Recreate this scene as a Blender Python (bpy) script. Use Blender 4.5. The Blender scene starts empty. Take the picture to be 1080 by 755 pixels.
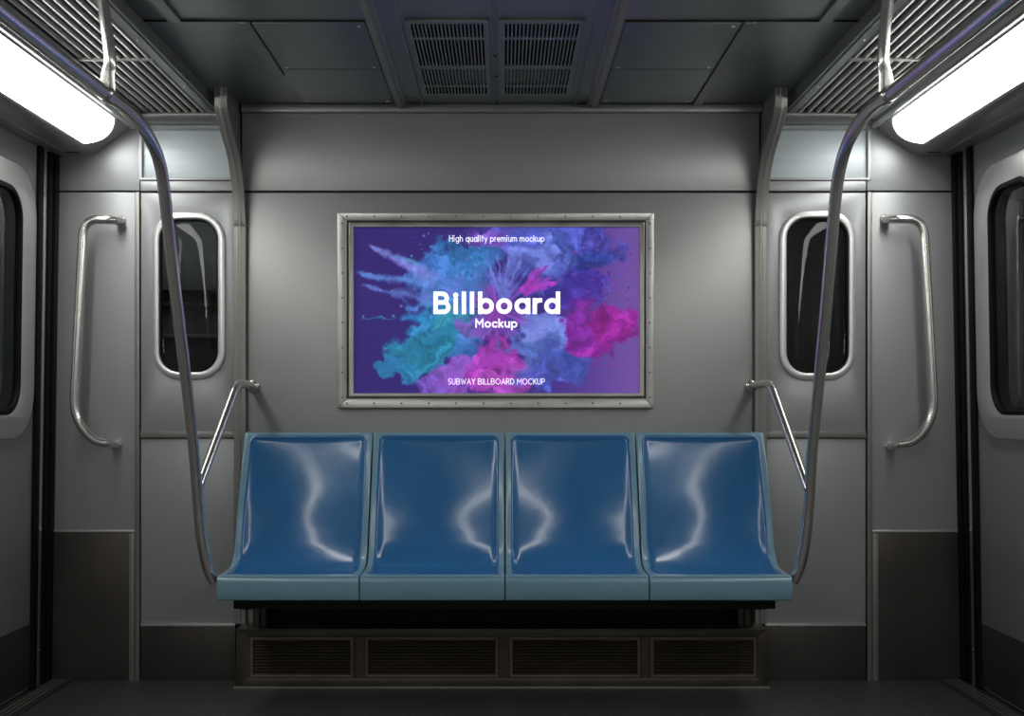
import bpy, bmesh, math, random
import numpy as np
from mathutils import Vector, Matrix

random.seed(7)
S = bpy.context.scene
C = S.collection

# ------------------------------------------------------------------ camera
F = 1155.0                      # focal length in pixels of the 1080 px wide frame
CX, CY, CZ = 531.0, 428.0, 1.05  # vanishing point, eye height
D = 4.2                          # distance to the end wall
cam = bpy.data.cameras.new('camera')
cam.sensor_width = 36
cam.lens = 36 * F / 1080
cam.shift_x = (540 - CX) / 1080
cam.shift_y = (CY - 377.5) / 1080
cam.clip_start = 0.02
camo = bpy.data.objects.new('camera', cam)
camo.location = (0, 0, CZ)
camo.rotation_euler = (math.pi / 2, 0, 0)
C.objects.link(camo)
S.camera = camo

# ------------------------------------------------------------------ light
LAMP = 13.0                       # diffuser emission strength
w = bpy.data.worlds.new('tunnel'); S.world = w; w.use_nodes = True
w.node_tree.nodes['Background'].inputs[0].default_value = (0.5, 0.55, 0.6, 1)
w.node_tree.nodes['Background'].inputs[1].default_value = 0.03
S.view_settings.view_transform = 'Standard'
S.view_settings.look = 'None'
S.view_settings.gamma = 1
S.view_settings.exposure = -0.35
S.view_settings.use_curve_mapping = False

# ------------------------------------------------------------------ materials
def mat(name, col, rough=0.5, metal=0.0, coat=0.0, var=0.0, vscale=(3, 3, 3), bump=0.0, bscale=(60, 60, 60),
        rvar=0.0, spec=0.5, emit=None, trans=0.0, ior=1.45, cvar2=None):
    m = bpy.data.materials.new(name); m.use_nodes = True
    nt = m.node_tree; b = nt.nodes['Principled BSDF']
    b.inputs['Base Color'].default_value = (*col, 1)
    b.inputs['Roughness'].default_value = rough
    b.inputs['Metallic'].default_value = metal
    b.inputs['Coat Weight'].default_value = coat
    b.inputs['Coat Roughness'].default_value = 0.15
    b.inputs['Specular IOR Level'].default_value = spec
    b.inputs['IOR'].default_value = ior
    b.inputs['Transmission Weight'].default_value = trans
    if emit:
        b.inputs['Emission Color'].default_value = (*emit[0], 1)
        b.inputs['Emission Strength'].default_value = emit[1]
    tc = nt.nodes.new('ShaderNodeTexCoord')
    def noise(scale, detail=3):
        mp = nt.nodes.new('ShaderNodeMapping'); mp.inputs['Scale'].default_value = scale
        n = nt.nodes.new('ShaderNodeTexNoise'); n.inputs['Scale'].default_value = 1; n.inputs['Detail'].default_value = detail
        nt.links.new(tc.outputs['Object'], mp.inputs[0]); nt.links.new(mp.outputs[0], n.inputs['Vector'])
        return n
    if var or rvar:
        n = noise(vscale, 5)
        if var:
            r = nt.nodes.new('ShaderNodeMapRange')
            r.inputs['From Min'].default_value = .3; r.inputs['From Max'].default_value = .7
            r.inputs['To Min'].default_value = 1 - var; r.inputs['To Max'].default_value = 1 + var
            mx = nt.nodes.new('ShaderNodeVectorMath'); mx.operation = 'SCALE'; mx.inputs[0].default_value = col
            nt.links.new(n.outputs['Fac'], r.inputs[0]); nt.links.new(r.outputs[0], mx.inputs['Scale'])
            nt.links.new(mx.outputs[0], b.inputs['Base Color'])
        if rvar:
            r = nt.nodes.new('ShaderNodeMapRange')
            r.inputs['From Min'].default_value = .3; r.inputs['From Max'].default_value = .7
            r.inputs['To Min'].default_value = max(0.02, rough - rvar); r.inputs['To Max'].default_value = rough + rvar
            nt.links.new(n.outputs['Fac'], r.inputs[0]); nt.links.new(r.outputs[0], b.inputs['Roughness'])
    if bump:
        n = noise(bscale, 4)
        bp = nt.nodes.new('ShaderNodeBump'); bp.inputs['Strength'].default_value = bump; bp.inputs['Distance'].default_value = 0.002
        nt.links.new(n.outputs['Fac'], bp.inputs['Height']); nt.links.new(bp.outputs[0], b.inputs['Normal'])
    return m

M = {
 'wall':    mat('grey_wall_panel', (.40, .415, .425), .42, .35, var=.05, vscale=(1.2, 1.2, .8), rvar=.05, bump=.10, bscale=(8, 8, 260)),
 'wallc':   mat('grey_centre_panel', (.36, .37, .365), .40, .40, var=.05, vscale=(1.2, 1.2, .8), rvar=.05, bump=.10, bscale=(260, 8, 8)),
 'sign':    mat('pale_sign_panel', (.52, .58, .61), .42, .2, var=.05, vscale=(1, 1, 40), bump=.15, bscale=(2, 2, 60)),
 'dark':    mat('dark_backing', (.012, .012, .012), .7),
 'kick':    mat('dark_kick_plate', (.082, .072, .065), .36, .5, var=.15, vscale=(4, 4, 3), rvar=.08, bump=.1, bscale=(8, 8, 200)),
 'strip':   mat('dull_steel_strip', (.30, .295, .28), .42, .6, var=.08, rvar=.05),
 'steel':   mat('brushed_steel', (.76, .74, .71), .21, .9),
 'bright':  mat('bright_steel', (.78, .78, .77), .34, .75),
 'ceil':    mat('grey_ceiling_panel', (.23, .255, .25), .33, .4, var=.08, vscale=(1.5, 1.5, 1.5), rvar=.05),
 'rib':     mat('ceiling_moulding', (.27, .28, .275), .35, .6, var=.05),
 'house':   mat('fixture_housing', (.36, .365, .355), .32, .5, var=.05, rvar=.04),
 'slat':    mat('grille_slat', (.50, .50, .47), .36, .4, var=.05),
 'rubber':  mat('black_rubber', (.005, .005, .006), .5, spec=.2),
 'floor':   mat('dark_floor', (.055, .052, .050), .42, .0, var=.35, vscale=(90, 90, 90), rvar=.08, bump=.5, bscale=(160, 160, 160)),
 'plate':   mat('threshold_plate', (.16, .155, .15), .38, .85, var=.15, vscale=(20, 20, 20)),
 'seat':    mat('blue_seat_plastic', (.034, .165, .39), .23, .0, coat=.5, var=.05, vscale=(5, 5, 5), rvar=.04, bump=.5, bscale=(16, 16, 16)),
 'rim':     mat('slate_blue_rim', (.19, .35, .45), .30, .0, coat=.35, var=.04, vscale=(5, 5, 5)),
 'box':     mat('dark_heater_metal', (.10, .088, .075), .42, .8, var=.18, vscale=(8, 8, 8), rvar=.08),
 'louver':  mat('brown_louver_metal', (.15, .125, .10), .45, .5, var=.15, vscale=(8, 8, 8)),
 'beam':    mat('black_beam', (.01, .01, .011), .5, .3),
 'frame':   mat('poster_frame_steel', (.56, .56, .53), .38, .8, var=.14, vscale=(7, 7, 7), rvar=.06, bump=.1, bscale=(120, 120, 120)),
 'white':   mat('white_print', (.85, .85, .88), .5),
 'door':    mat('door_panel', (.27, .28, .275), .42, .35, var=.05, vscale=(1, 1, 1), rvar=.05),
 'far':     mat('far_car_panel', (.20, .20, .20), .6, .2, var=.2, vscale=(2, 2, 6)),
 'lampw':   mat('warm_reveal', (.30, .29, .26), .4, .4),
}
def diffuser_mat():
    return mat('lit_diffuser', (.9, .92, .9), .35, emit=((1.0, 1.0, .965), LAMP))
M['diff'] = diffuser_mat()
def glass_mat():
    return mat('window_glass', (.55, .60, .58), 0.02, trans=1.0, ior=1.28)
M['glass'] = glass_mat()
M['glass_side'] = mat('door_glass', (.62, .66, .63), .03, trans=1.0, ior=1.5)

# ------------------------------------------------------------------ helpers
def W(px, py, Y=D):
    """point of the wall at distance Y seen at a place of the frame: measured x, z"""
    return ((px - CX) * Y / F, CZ + (CY - py) * Y / F)

def tagk(o, kind): o['kind'] = kind; return o
def tag(o, label, cat, group=None):
    o['label'] = label; o['category'] = cat
    if group: o['group'] = group
    return o
def empty(name, loc=(0, 0, 0)):
    o = bpy.data.objects.new(name, None); o.empty_display_size = .1
    o.location = loc; C.objects.link(o); return o

def link(name, me, m=None, parent=None, smooth=False):
    if m is not None:
        me.materials.clear(); me.materials.append(m)
    if smooth:
        for p in me.polygons: p.use_smooth = True
    o = bpy.data.objects.new(name, me); C.objects.link(o)
    if parent is not None:
        o.parent = parent
        o.matrix_parent_inverse = Matrix.Identity(4)
        # meshes are modelled in world space: move them into the parent's space
        off = Vector((0, 0, 0)); p = parent
        while p is not None:
            off += p.location; p = p.parent
        me.transform(Matrix.Translation(-off))
    return o

def bm_link(name, bm, m, parent=None, smooth=False, angle=None):
    bmesh.ops.recalc_face_normals(bm, faces=bm.faces)
    me = bpy.data.meshes.new(name); bm.to_mesh(me); bm.free()
    o = link(name, me, m, parent, smooth)
    if angle is not None:
        for p in me.polygons: p.use_smooth = True
        me.set_sharp_from_angle(angle=math.radians(angle))
    return o

def add_box(bm, x0, x1, y0, y1, z0, z1, bev=0.0):
    r = bmesh.ops.create_cube(bm, size=1)
    vs = r['verts']
    for v in vs:
        v.co = Vector((x0 + (v.co.x + .5) * (x1 - x0), y0 + (v.co.y + .5) * (y1 - y0), z0 + (v.co.z + .5) * (z1 - z0)))
    if bev:
        es = list({e for v in vs for e in v.link_edges})
        bmesh.ops.bevel(bm, geom=es, offset=bev, segments=2, affect='EDGES', profile=.6)

def box(name, x0, x1, y0, y1, z0, z1, m, parent=None, bev=0.0015):
    bm = bmesh.new(); add_box(bm, x0, x1, y0, y1, z0, z1, bev)
    return bm_link(name, bm, m, parent, angle=35)

def sweep(bm, pts, r, n=18, cap=True, up=None, sx=1.0, sy=1.0, shape=None):
    """tube along pts; r number or list; shape = list of 2D points for another section"""
    pts = [Vector(p) for p in pts]; N = len(pts)
    rs = r if isinstance(r, (list, tuple)) else [r] * N
    T = []
    for i in range(N):
        a = pts[max(0, i - 1)]; b = pts[min(N - 1, i + 1)]
        T.append((b - a).normalized())
    u = Vector(up) if up else Vector((0, 0, 1)) if abs(T[0].z) < .9 else Vector((1, 0, 0))
    u = (u - T[0] * u.dot(T[0])).normalized()
    rings = []
    sec = shape or [(math.cos(2 * math.pi * k / n) * sx, math.sin(2 * math.pi * k / n) * sy) for k in range(n)]
    for i in range(N):
        u = (u - T[i] * u.dot(T[i])).normalized()
        v = T[i].cross(u)
        rings.append([bm.verts.new(pts[i] + (u * a + v * b) * rs[i]) for a, b in sec])
    n = len(sec)
    for i in range(N - 1):
        for k in range(n):
            bm.faces.new((rings[i][k], rings[i][(k + 1) % n], rings[i + 1][(k + 1) % n], rings[i + 1][k]))
    if cap:
        bm.faces.new(rings[0][::-1]); bm.faces.new(rings[-1])

def catmull(P, sub=8):
    P = [Vector(p) for p in P]; out = []
    Q = [P[0] * 2 - P[1]] + P + [P[-1] * 2 - P[-2]]
    for i in range(1, len(Q) - 2):
        p0, p1, p2, p3 = Q[i - 1], Q[i], Q[i + 1], Q[i + 2]
        for k in range(sub):
            t = k / sub
            out.append(.5 * ((2 * p1) + (p2 - p0) * t + (2 * p0 - 5 * p1 + 4 * p2 - p3) * t * t + (3 * p1 - p0 - 3 * p2 + p3) * t ** 3))
    out.append(P[-1]); return out

def fillet(P, rad, seg=8):
    """polyline with rounded corners; rad number or list per inner corner"""
    P = [Vector(p) for p in P]; out = [P[0]]
    for i in range(1, len(P) - 1):
        r = rad[i - 1] if isinstance(rad, (list, tuple)) else rad
        a = (P[i - 1] - P[i]); b = (P[i + 1] - P[i])
        ra = min(r, a.length * .49); rb = min(r, b.length * .49)
        A = P[i] + a.normalized() * ra; B = P[i] + b.normalized() * rb
        for k in range(seg + 1):
            t = k / seg
            out.append(A * (1 - t) ** 2 + P[i] * 2 * t * (1 - t) + B * t * t)
    out.append(P[-1]); return out

def rrect(x0, x1, y0, y1, r, n=8):
    if r <= 0: return [(x0, y0), (x1, y0), (x1, y1), (x0, y1)]
    out = []
    for cx, cy, a0 in ((x1 - r, y1 - r, 0), (x0 + r, y1 - r, 90), (x0 + r, y0 + r, 180), (x1 - r, y0 + r, 270)):
        for k in range(n + 1):
            a = math.radians(a0 + 90 * k / n); out.append((cx + r * math.cos(a), cy + r * math.sin(a)))
    return out

def plate_mesh(outlines, th, bev=0.0015):
    """flat plate with holes, in local xy, thickness th upwards from z=0"""
    cu = bpy.data.curves.new('plate', 'CURVE'); cu.dimensions = '2D'; cu.fill_mode = 'BOTH'
    for o in outlines:
        s = cu.splines.new('POLY'); s.points.add(len(o) - 1); s.use_cyclic_u = True
        for p, q in zip(s.points, o): p.co = (q[0], q[1], 0, 1)
    cu.extrude = max(th / 2 - bev, 1e-5); cu.bevel_depth = bev; cu.bevel_resolution = 1; cu.offset = -bev
    ob = bpy.data.objects.new('plate', cu); C.objects.link(ob)
    dg = bpy.context.evaluated_depsgraph_get()
    me = bpy.data.meshes.new_from_object(ob.evaluated_get(dg))
    bpy.data.objects.remove(ob); bpy.data.curves.remove(cu)
    me.transform(Matrix.Translation((0, 0, th / 2)))
    return me

def plate(name, outlines, th, X, m, parent=None, bev=0.0015):
    """X maps local (x, y, height) to the world"""
    me = plate_mesh(outlines, th, bev)
    for v in me.vertices: v.co = X(*v.co)
    bm = bmesh.new(); bm.from_mesh(me); bmesh.ops.remove_doubles(bm, verts=bm.verts, dist=1e-6)
    bpy.data.meshes.remove(me)
    return bm_link(name, bm, m, parent, angle=35)

onwall = lambda x, y, h: Vector((x, D - h, y))          # end wall: x, z, out towards the room
def rect_px(px0, px1, py0, py1, Y=D):
    x0, z1 = W(px0, py0, Y); x1, z0 = W(px1, py1, Y); return x0, x1, z0, z1

def wall_panel(name, px0, px1, py0, py1, m, th=.008, base=0.0, holes=(), r=0, parent=None, bev=.0015):
    x0, x1, z0, z1 = rect_px(px0, px1, py0, py1)
    return plate(name, [rrect(x0, x1, z0, z1, r)] + list(holes), th, lambda x, y, h: Vector((x, D - base - h, y)), m, parent, bev)

def rivet_bm(bm, p, n, r=.004):
    mtx = Vector(n).to_track_quat('Z', 'Y').to_matrix().to_4x4(); mtx.translation = Vector(p)
    bmesh.ops.create_uvsphere(bm, u_segments=10, v_segments=6, radius=r, matrix=mtx @ Matrix.Diagonal((1, 1, .45, 1)))
def rivet(p, n, parent, r=.004, m=None, name='rivet'):
    bm = bmesh.new(); rivet_bm(bm, p, n, r)
    return bm_link(name, bm, m or M['strip'], parent, smooth=True)

# side walls lean outwards a little towards the floor
def sidex(s, z):
    return -(1.742 - .015 * z) if s < 0 else (1.762 - .018 * z)
def onside(s):
    return lambda x, y, h: Vector((sidex(s, y) - s * h, x, y))

YB = -6.0      # rear end of the carriage, behind the photographer
HC = 2.20      # ceiling
HG = 2.16      # grille plane

# ------------------------------------------------------------------ floor, rear, shell
fl = box('floor', -1.80, 1.82, YB, D + .02, -.05, 0, M['floor'], bev=0); tagk(fl, 'structure')
for s in (-1, 1):
    x = sidex(s, 0)
    box('threshold_plate', min(x, x - s * .10), max(x, x - s * .10), .2, 4.19, 0, .006, M['plate'], fl)
    for k in range(3):
        xx = x - s * (.03 + .02 * k)
        box('tread_line', xx - .002, xx + .002, .2, 4.18, .0055, .0075, M['strip'], fl, bev=0)

wb = box('wall_back', -1.80, 1.82, D, D + .004, 0, 2.26, M['dark'], bev=0)
# the backing plate has to be open where the two windows look through
bpy.data.objects.remove(wb)
WIN = {-1: (165, 235.5, 227.5, 397), 1: (824, 898, 226, 398)}
holes_all = []
for s, (a, b, c, d) in WIN.items():
    x0, x1, z0, z1 = rect_px(a + 3, b - 3, c + 3, d - 3)
    holes_all.append(rrect(x0, x1, z0, z1, .075))
wb = plate('wall_back', [[(-1.80, 0), (1.82, 0), (1.82, 2.26), (-1.80, 2.26)]] + holes_all, .02,
           lambda x, y, h: Vector((x, D + .02 - h, y)), M['dark'], None, 0.0005)
tagk(wb, 'structure')

# centre of the end wall, between the two posts
cp = wall_panel('centre_panel', 256, 800, 204, 718, M['wallc'], .010, parent=wb)
wall_panel('upper_centre_panel', 256, 800, 120.5, 201.5, M['wallc'], .010, parent=wb)
# bays either side
def bay(px):           # list of x edges, outer to inner, for one side
    pass
BAY = {-1: dict(c0=50, c1=143.3, s0=143.7, s1=148.4, d0=149.6, d1=249),
        1: dict(c0=1014, c1=918.6, s0=918.2, s1=913.5, d0=915.2 - 3.2, d1=806)}
for s in (-1, 1):
    g = BAY[s]; lo = lambda a, b: (min(a, b), max(a, b))
    a, b = lo(g['c0'], g['c1'])
    wall_panel('side_panel', a, b, 203.5, 559, M['wall'], .012, parent=wb)
    kp = wall_panel('kick_plate', a, b, 560.5, 718, M['kick'], .014, parent=wb)
    aa, bb = lo(g['c0'], g['s1'] + (0 if s < 0 else 0))
    wall_panel('upper_side_panel', aa, bb, 128, 201.5, M['wall'], .012, parent=wb)
    wall_panel('kick_edge_strip', a, b, 558.6, 560.6, M['bright'], .015, parent=wb, bev=.0005)
    # riveted upright strip
    a, b = lo(g['s0'], g['s1'])
    st = wall_panel('upright_strip', a, b, 203.5, 718, M['strip'], .018, parent=wb)
    for py in (260, 330, 398, 470, 536, 571, 608, 636, 675):
        x, z = W((a + b) / 2, py); rivet((x, D - .018, z), (0, -1, 0), st, .0032)
    c1, c2 = (137.5, 143) if s < 0 else (919, 925)
    ks = wall_panel('kick_upright_strip', c1, c2, 562, 717, M['strip'], .017, parent=wb)
    for py in (566, 636, 672, 713):
        x, z = W((c1 + c2) / 2, py); rivet((x, D - .017, z), (0, -1, 0), ks, .0035)
    # window bay
    a, b = lo(g['d0'], g['d1'])
    wx = WIN[s]; x0, x1, z0, z1 = rect_px(wx[0] + 2, wx[1] - 2, wx[2] + 2, wx[3] - 2)
    wall_panel('window_panel', a, b, 204, 455, M['wall'], .010, holes=[rrect(x0, x1, z0, z1, .085)], parent=wb)
    rl = wall_panel('cross_rail', a, b, 455, 461.5, M['strip'], .022, parent=wb)
    for px in (a + 6, (a + b) / 2, b - 10):
        x, z = W(px, 458.3); rivet((x, D - .022, z), (0, -1, 0), rl, .003)
    wall_panel('lower_panel', a, b, 462.5, 656.5, M['wall'], .010, parent=wb)
    wall_panel('lower_edge_strip', a, b, 656.8, 659.5, M['bright'], .016, parent=wb, bev=.0005)
    wall_panel('lower_kick_plate', a, b, 660, 718, M['kick'], .012, parent=wb)
    # transom strip and framed sign panel above
    wall_panel('transom_strip', a, b, 191.5, 202, M['wall'], .014, parent=wb)
    q0, q1 = (148, 249) if s < 0 else (806, 917)
    x0, x1, z0, z1 = rect_px(q0, q1, 135, 191)
    i0, i1, k0, k1 = rect_px(q0 + 3.6, q1 - 3.6, 138.5, 188.5)
    plate('sign_frame', [rrect(x0, x1, z0, z1, .003), rrect(i0, i1, k0, k1, .002)], .02, onwall, M['wall'], wb)
    plate('sign_panel', [rrect(i0 - .004, i1 + .004, k0 - .004, k1 + .004, 0)], .008, onwall, M['sign'], wb)
    # the window itself
    win = plate('window_1' if s < 0 else 'window_2',
                [rrect(*rect_px(wx[0] - 3, wx[1] + 3, wx[2] - 3, wx[3] + 3), .105), rrect(*rect_px(wx[0] + 4.5, wx[1] - 4.5, wx[2] + 4.5, wx[3] - 4.5), .078)],
                .022, lambda x, y, h: Vector((x, D - h, y)), M['bright'], None, .006)
    tagk(win, 'structure')
    win['label'] = 'rounded steel framed window in the %s end panel' % ('left' if s < 0 else 'right')
    o0 = rrect(*rect_px(wx[0] + 4, wx[1] - 4, wx[2] + 4, wx[3] - 4), .08)
    o1 = rrect(*rect_px(wx[0] + 6.2, wx[1] - 6.2, wx[2] + 6.2, wx[3] - 6.2), .072)
    plate('gasket', [o0, o1], .02, lambda x, y, h: Vector((x, D + .006 - h, y)), M['rubber'], win, .002)
    plate('window_pane', [o0], .005, lambda x, y, h: Vector((x, D + .006 - h, y)), M['glass'], win, .0003)

# next carriage seen dimly through the end windows
nc = empty('neighbouring_carriage', (0, 4.95, 0)); nc['kind'] = 'structure'
box('end_wall', -1.7, 1.7, 4.95, 5.0, 0, 2.2, M['far'], nc)
for zz in (1.50, 1.36, 1.22):
    box('ledge', -1.7, -.75, 4.90, 4.95, zz, zz + .014, M['strip'], nc)
box('gangway_floor', -1.7, 1.7, D + .03, 5.0, -.03, 0, M['dark'], nc)

gl = bpy.data.lights.new('gangway_fill', 'AREA'); gl.shape = 'RECTANGLE'; gl.size = .5; gl.size_y = .1; gl.energy = 2.0; gl.color = (.9, .95, 1)  # added fill light, brightens the next carriage behind the left window
glo = bpy.data.objects.new('gangway_fill', gl); glo.location = (-1.2, 4.6, 2.15); C.objects.link(glo)
box('cabinet', -1.7, -.8, 4.84, 4.95, 1.56, 1.72, M['far'], nc)
box('bulkhead_divider', -.6, -.5, D + .03, 4.94, 0, 2.2, M['dark'], nc)

# curved posts
for s in (-1, 1):
    xm = W(254.8, 300)[0] if s < 0 else W(800.6, 300)[0]
    xt = W(232.3, 93, 3.955)[0] if s < 0 else W(824.5, 93, 3.955)[0]
    prof = catmull([(xt, 3.955, HC + .004), (xt, 3.96, 2.15), (xt * .995 + xm * .005, 3.975, 2.115), (xt * .8 + xm * .2, 4.03, 2.055),
                    (xt * .35 + xm * .65, 4.10, 1.975), (xt * .1 + xm * .9, 4.15, 1.86), (xm, 4.168, 1.74), (xm, 4.17, 1.6), (xm, 4.17, .22)], 6)
    sec = [(-.008, -.0215), (-.004, -.0235), (.0, -.0215), (.001, -.006), (.004, -.003), (.004, .003), (.001, .006), (0, .0215), (-.004, .0235), (-.008, .0215)]
    bm = bmesh.new()
    # hand-swept: section keeps its width along x
    rings = []
    for i, p in enumerate(prof):
        a = prof[max(0, i - 1)]; b = prof[min(len(prof) - 1, i + 1)]
        t = (b - a); t.x = 0; t.normalize()
        nrm = Vector((0, t.z, -t.y))      # faces the room
        if nrm.y > 0: nrm = -nrm
        rings.append([bm.verts.new(p + Vector((w_, 0, 0)) + nrm * h_) for h_, w_ in sec])
    for i in range(len(rings) - 1):
        for k in range(len(sec)):
            bm.faces.new((rings[i][k], rings[i][(k + 1) % len(sec)], rings[i + 1][(k + 1) % len(sec)], rings[i + 1][k]))
    bm.faces.new(rings[0]); bm.faces.new(rings[-1])
    post = bm_link('trim_1' if s < 0 else 'trim_2', bm, M['strip'], None, angle=40)
    tagk(post, 'structure')
    # web between flange and wall
    bm = bmesh.new(); th = .006
    L = [p for p in prof]
    for dx in (-th, th):
        pass
    fr = [[bm.verts.new((p.x + dx, p.y + .002, p.z)) for p in L] for dx in (-th, th)]
    bk = [[bm.verts.new((xm * .5 + p.x * .5 + dx, D - .001, p.z)) for p in L] for dx in (-th, th)]
    for i in range(len(L) - 1):
        bm.faces.new((fr[0][i], fr[0][i + 1], bk[0][i + 1], bk[0][i]))
        bm.faces.new((fr[1][i], fr[1][i + 1], bk[1][i + 1], bk[1][i]))
        bm.faces.new((fr[0][i], fr[0][i + 1], fr[1][i + 1], fr[1][i]))
    bm_link('web', bm, M['rib'], post)
    for z in (1.80, 1.2, .9):
        rivet((xm - .008, 4.17 - .0, z), (0, -1, 0), post, .003)

# cornices
box_c = box('trim_3', -1.0, .985, D - .035, D, 2.168, HC, M['rib'], bev=.006); tagk(box_c, 'structure')
for s in (-1, 1):
    x0, x1 = ((-1.43, -1.03) if s < 0 else (1.01, 1.43))
    bm = bmesh.new()
    sec = [(4.2, 2.165), (4.128, 2.165), (4.118, 2.155), (4.118, 2.145), (4.128, 2.128), (4.15, 2.118), (4.165, 2.116), (4.165, 2.104), (4.2, 2.104)]
    v0 = [bm.verts.new((x0, y, z)) for y, z in sec]; v1 = [bm.verts.new((x1, y, z)) for y, z in sec]
    for k in range(len(sec)): bm.faces.new((v0[k], v0[(k + 1) % len(sec)], v1[(k + 1) % len(sec)], v1[k]))
    bm.faces.new(v0); bm.faces.new(v1)
    o = bm_link('trim_4' if s < 0 else 'trim_5', bm, M['rib'], angle=50); tagk(o, 'structure')

# ------------------------------------------------------------------ ceiling
onceil = lambda x, y, h: Vector((x, y, HC - h))
VENT = [(-.282, -.058), (.002, .230)]
VY0, VY1 = 3.276, 4.005
ce = plate('ceiling', [[(-1.09, YB), (1.09, YB), (1.09, D), (-1.09, D)], rrect(-.290, -.050, VY0 - .008, VY1 + .008, 0), rrect(-.006, .238, VY0 - .008, VY1 + .008, 0)],
           .03, lambda x, y, h: Vector((x, y, HC + h)), M['ceil'], None, .0003)
tagk(ce, 'structure')
box('ceiling_void', -1.5, 1.5, YB, D + .02, 2.36, 2.38, M['dark'], ce, bev=0)
for x, wd in ((-.388, .040), (.338, .040)):
    box('moulding', x - wd / 2, x + wd / 2, YB, D - .02, HC - .012, HC, M['rib'], ce, .004)
    box('moulding_bead', x - .006, x + .006, YB, D - .02, HC - .020, HC - .011, M['rib'], ce, .003)
for x in (-.038, -.014): box('centre_bead', x - .003, x + .003, YB, D - .02, HC - .006, HC, M['ceil'], ce, .001)
for x in (-.31, .275): box('edge_bead', x - .004, x + .004, YB, D - .02, HC - .006, HC, M['ceil'], ce, .001)
for x in (-.777, .738):
    box('cross_strip', x - .018, x + .018, 3.27, 4.17 if x > 0 else 3.80, HC - .008, HC, M['rib'], ce, .002)
for x in (-.98, .96):
    box('cross_strip', x - .02, x + .02, 1.9, 3.262, HC - .008, HC, M['rib'], ce, .002)
for s, xa, xb in ((-1, -1.085, -.41), (1, .36, 1.07)):
    box('seam_bead', xa, xb, 3.264, 3.270, HC - .004, HC, M['dark'], ce, 0)
# rest of the panelling over the photographer
for y in (2.3, 1.3, .3, -.7, -1.7, -2.7, -3.7, -4.7):
    for xa, xb in ((-1.085, -.41), (.36, 1.07)):
        box('seam_bead', xa, xb, y, y + .006, HC - .004, HC, M['dark'], ce, 0)

def hatch(xa, xb, label):
    t = empty('access_hatch', ((xa + xb) / 2, 3.5, HC))
    tag(t, label, 'ceiling hatch', 'access hatches in the ceiling')
    for nm, y0, y1 in (('hatch_cover', 3.274, 3.716), ('fixed_cover', 3.724, 4.13)):
        plate(nm, [rrect(xa, xb, y0, y1, .004)], .007, onceil, M['ceil'], t, .0015)
    b = [(xa + .02 if k in (0, 2) else xb - .02, y) for k, y in ((1, 3.30), (1, 3.70), (0, 3.70), (0, 4.10), (1, 4.11))]
    for x, y in b:
        rivet((x, y, HC - .0075), (0, 0, -1), t, .006, M['bright'], 'screw')
hatch(-.752, -.415, 'grey screwed ceiling hatch left of the two slotted vents')
hatch(.366, .712, 'grey screwed ceiling hatch right of the two slotted vents')

def vent(xa, xb, label):
    t = empty('ceiling_vent', ((xa + xb) / 2, (VY0 + VY1) / 2, HC))
    tag(t, label, 'air vent', 'slotted vents in the middle of the ceiling')
    yy = [1328.25 / (428 - p) for p in (22.6, 37.2, 39.4, 67, 70.7, 87.8, 89.4, 96.8)]
    rows = [(yy[0], yy[1]), (yy[2], yy[3]), (yy[4], yy[5]), (yy[6], yy[7])]
    holes = []; n = 19; p = (xb - xa) / n
    for r0, r1 in rows:
        for k in range(n):
            x = xa + (k + .5) * p
            holes.append(rrect(x - p * .27, x + p * .27, r0, r1, .003, 3))
    pl = plate('slotted_plate', [rrect(xa - .014, xb + .014, VY0 - .02, VY1 + .02, .005)] + holes, .010, lambda x, y, h: Vector((x, y, HC + .002 - h)), M['ceil'], t, .0008)
    bm = bmesh.new()
    for k in range(n + 1):
        x = xa + k * p
        add_box(bm, x - .0008, x + .0008, VY0, VY1, HC + .004, HC + .03)
    bm_link('deflector_blades', bm, M['ceil'], t)
vent(*VENT[0], 'slotted grey ceiling vent nearer the left light, left of the pair')
vent(*VENT[1], 'slotted grey ceiling vent nearer the right light, right of the pair')
for y in (3.60, 3.82):
    rivet((-.026, y, HC - .001), (0, 0, -1), ce, .005, M['dark'], 'screw')

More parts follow.
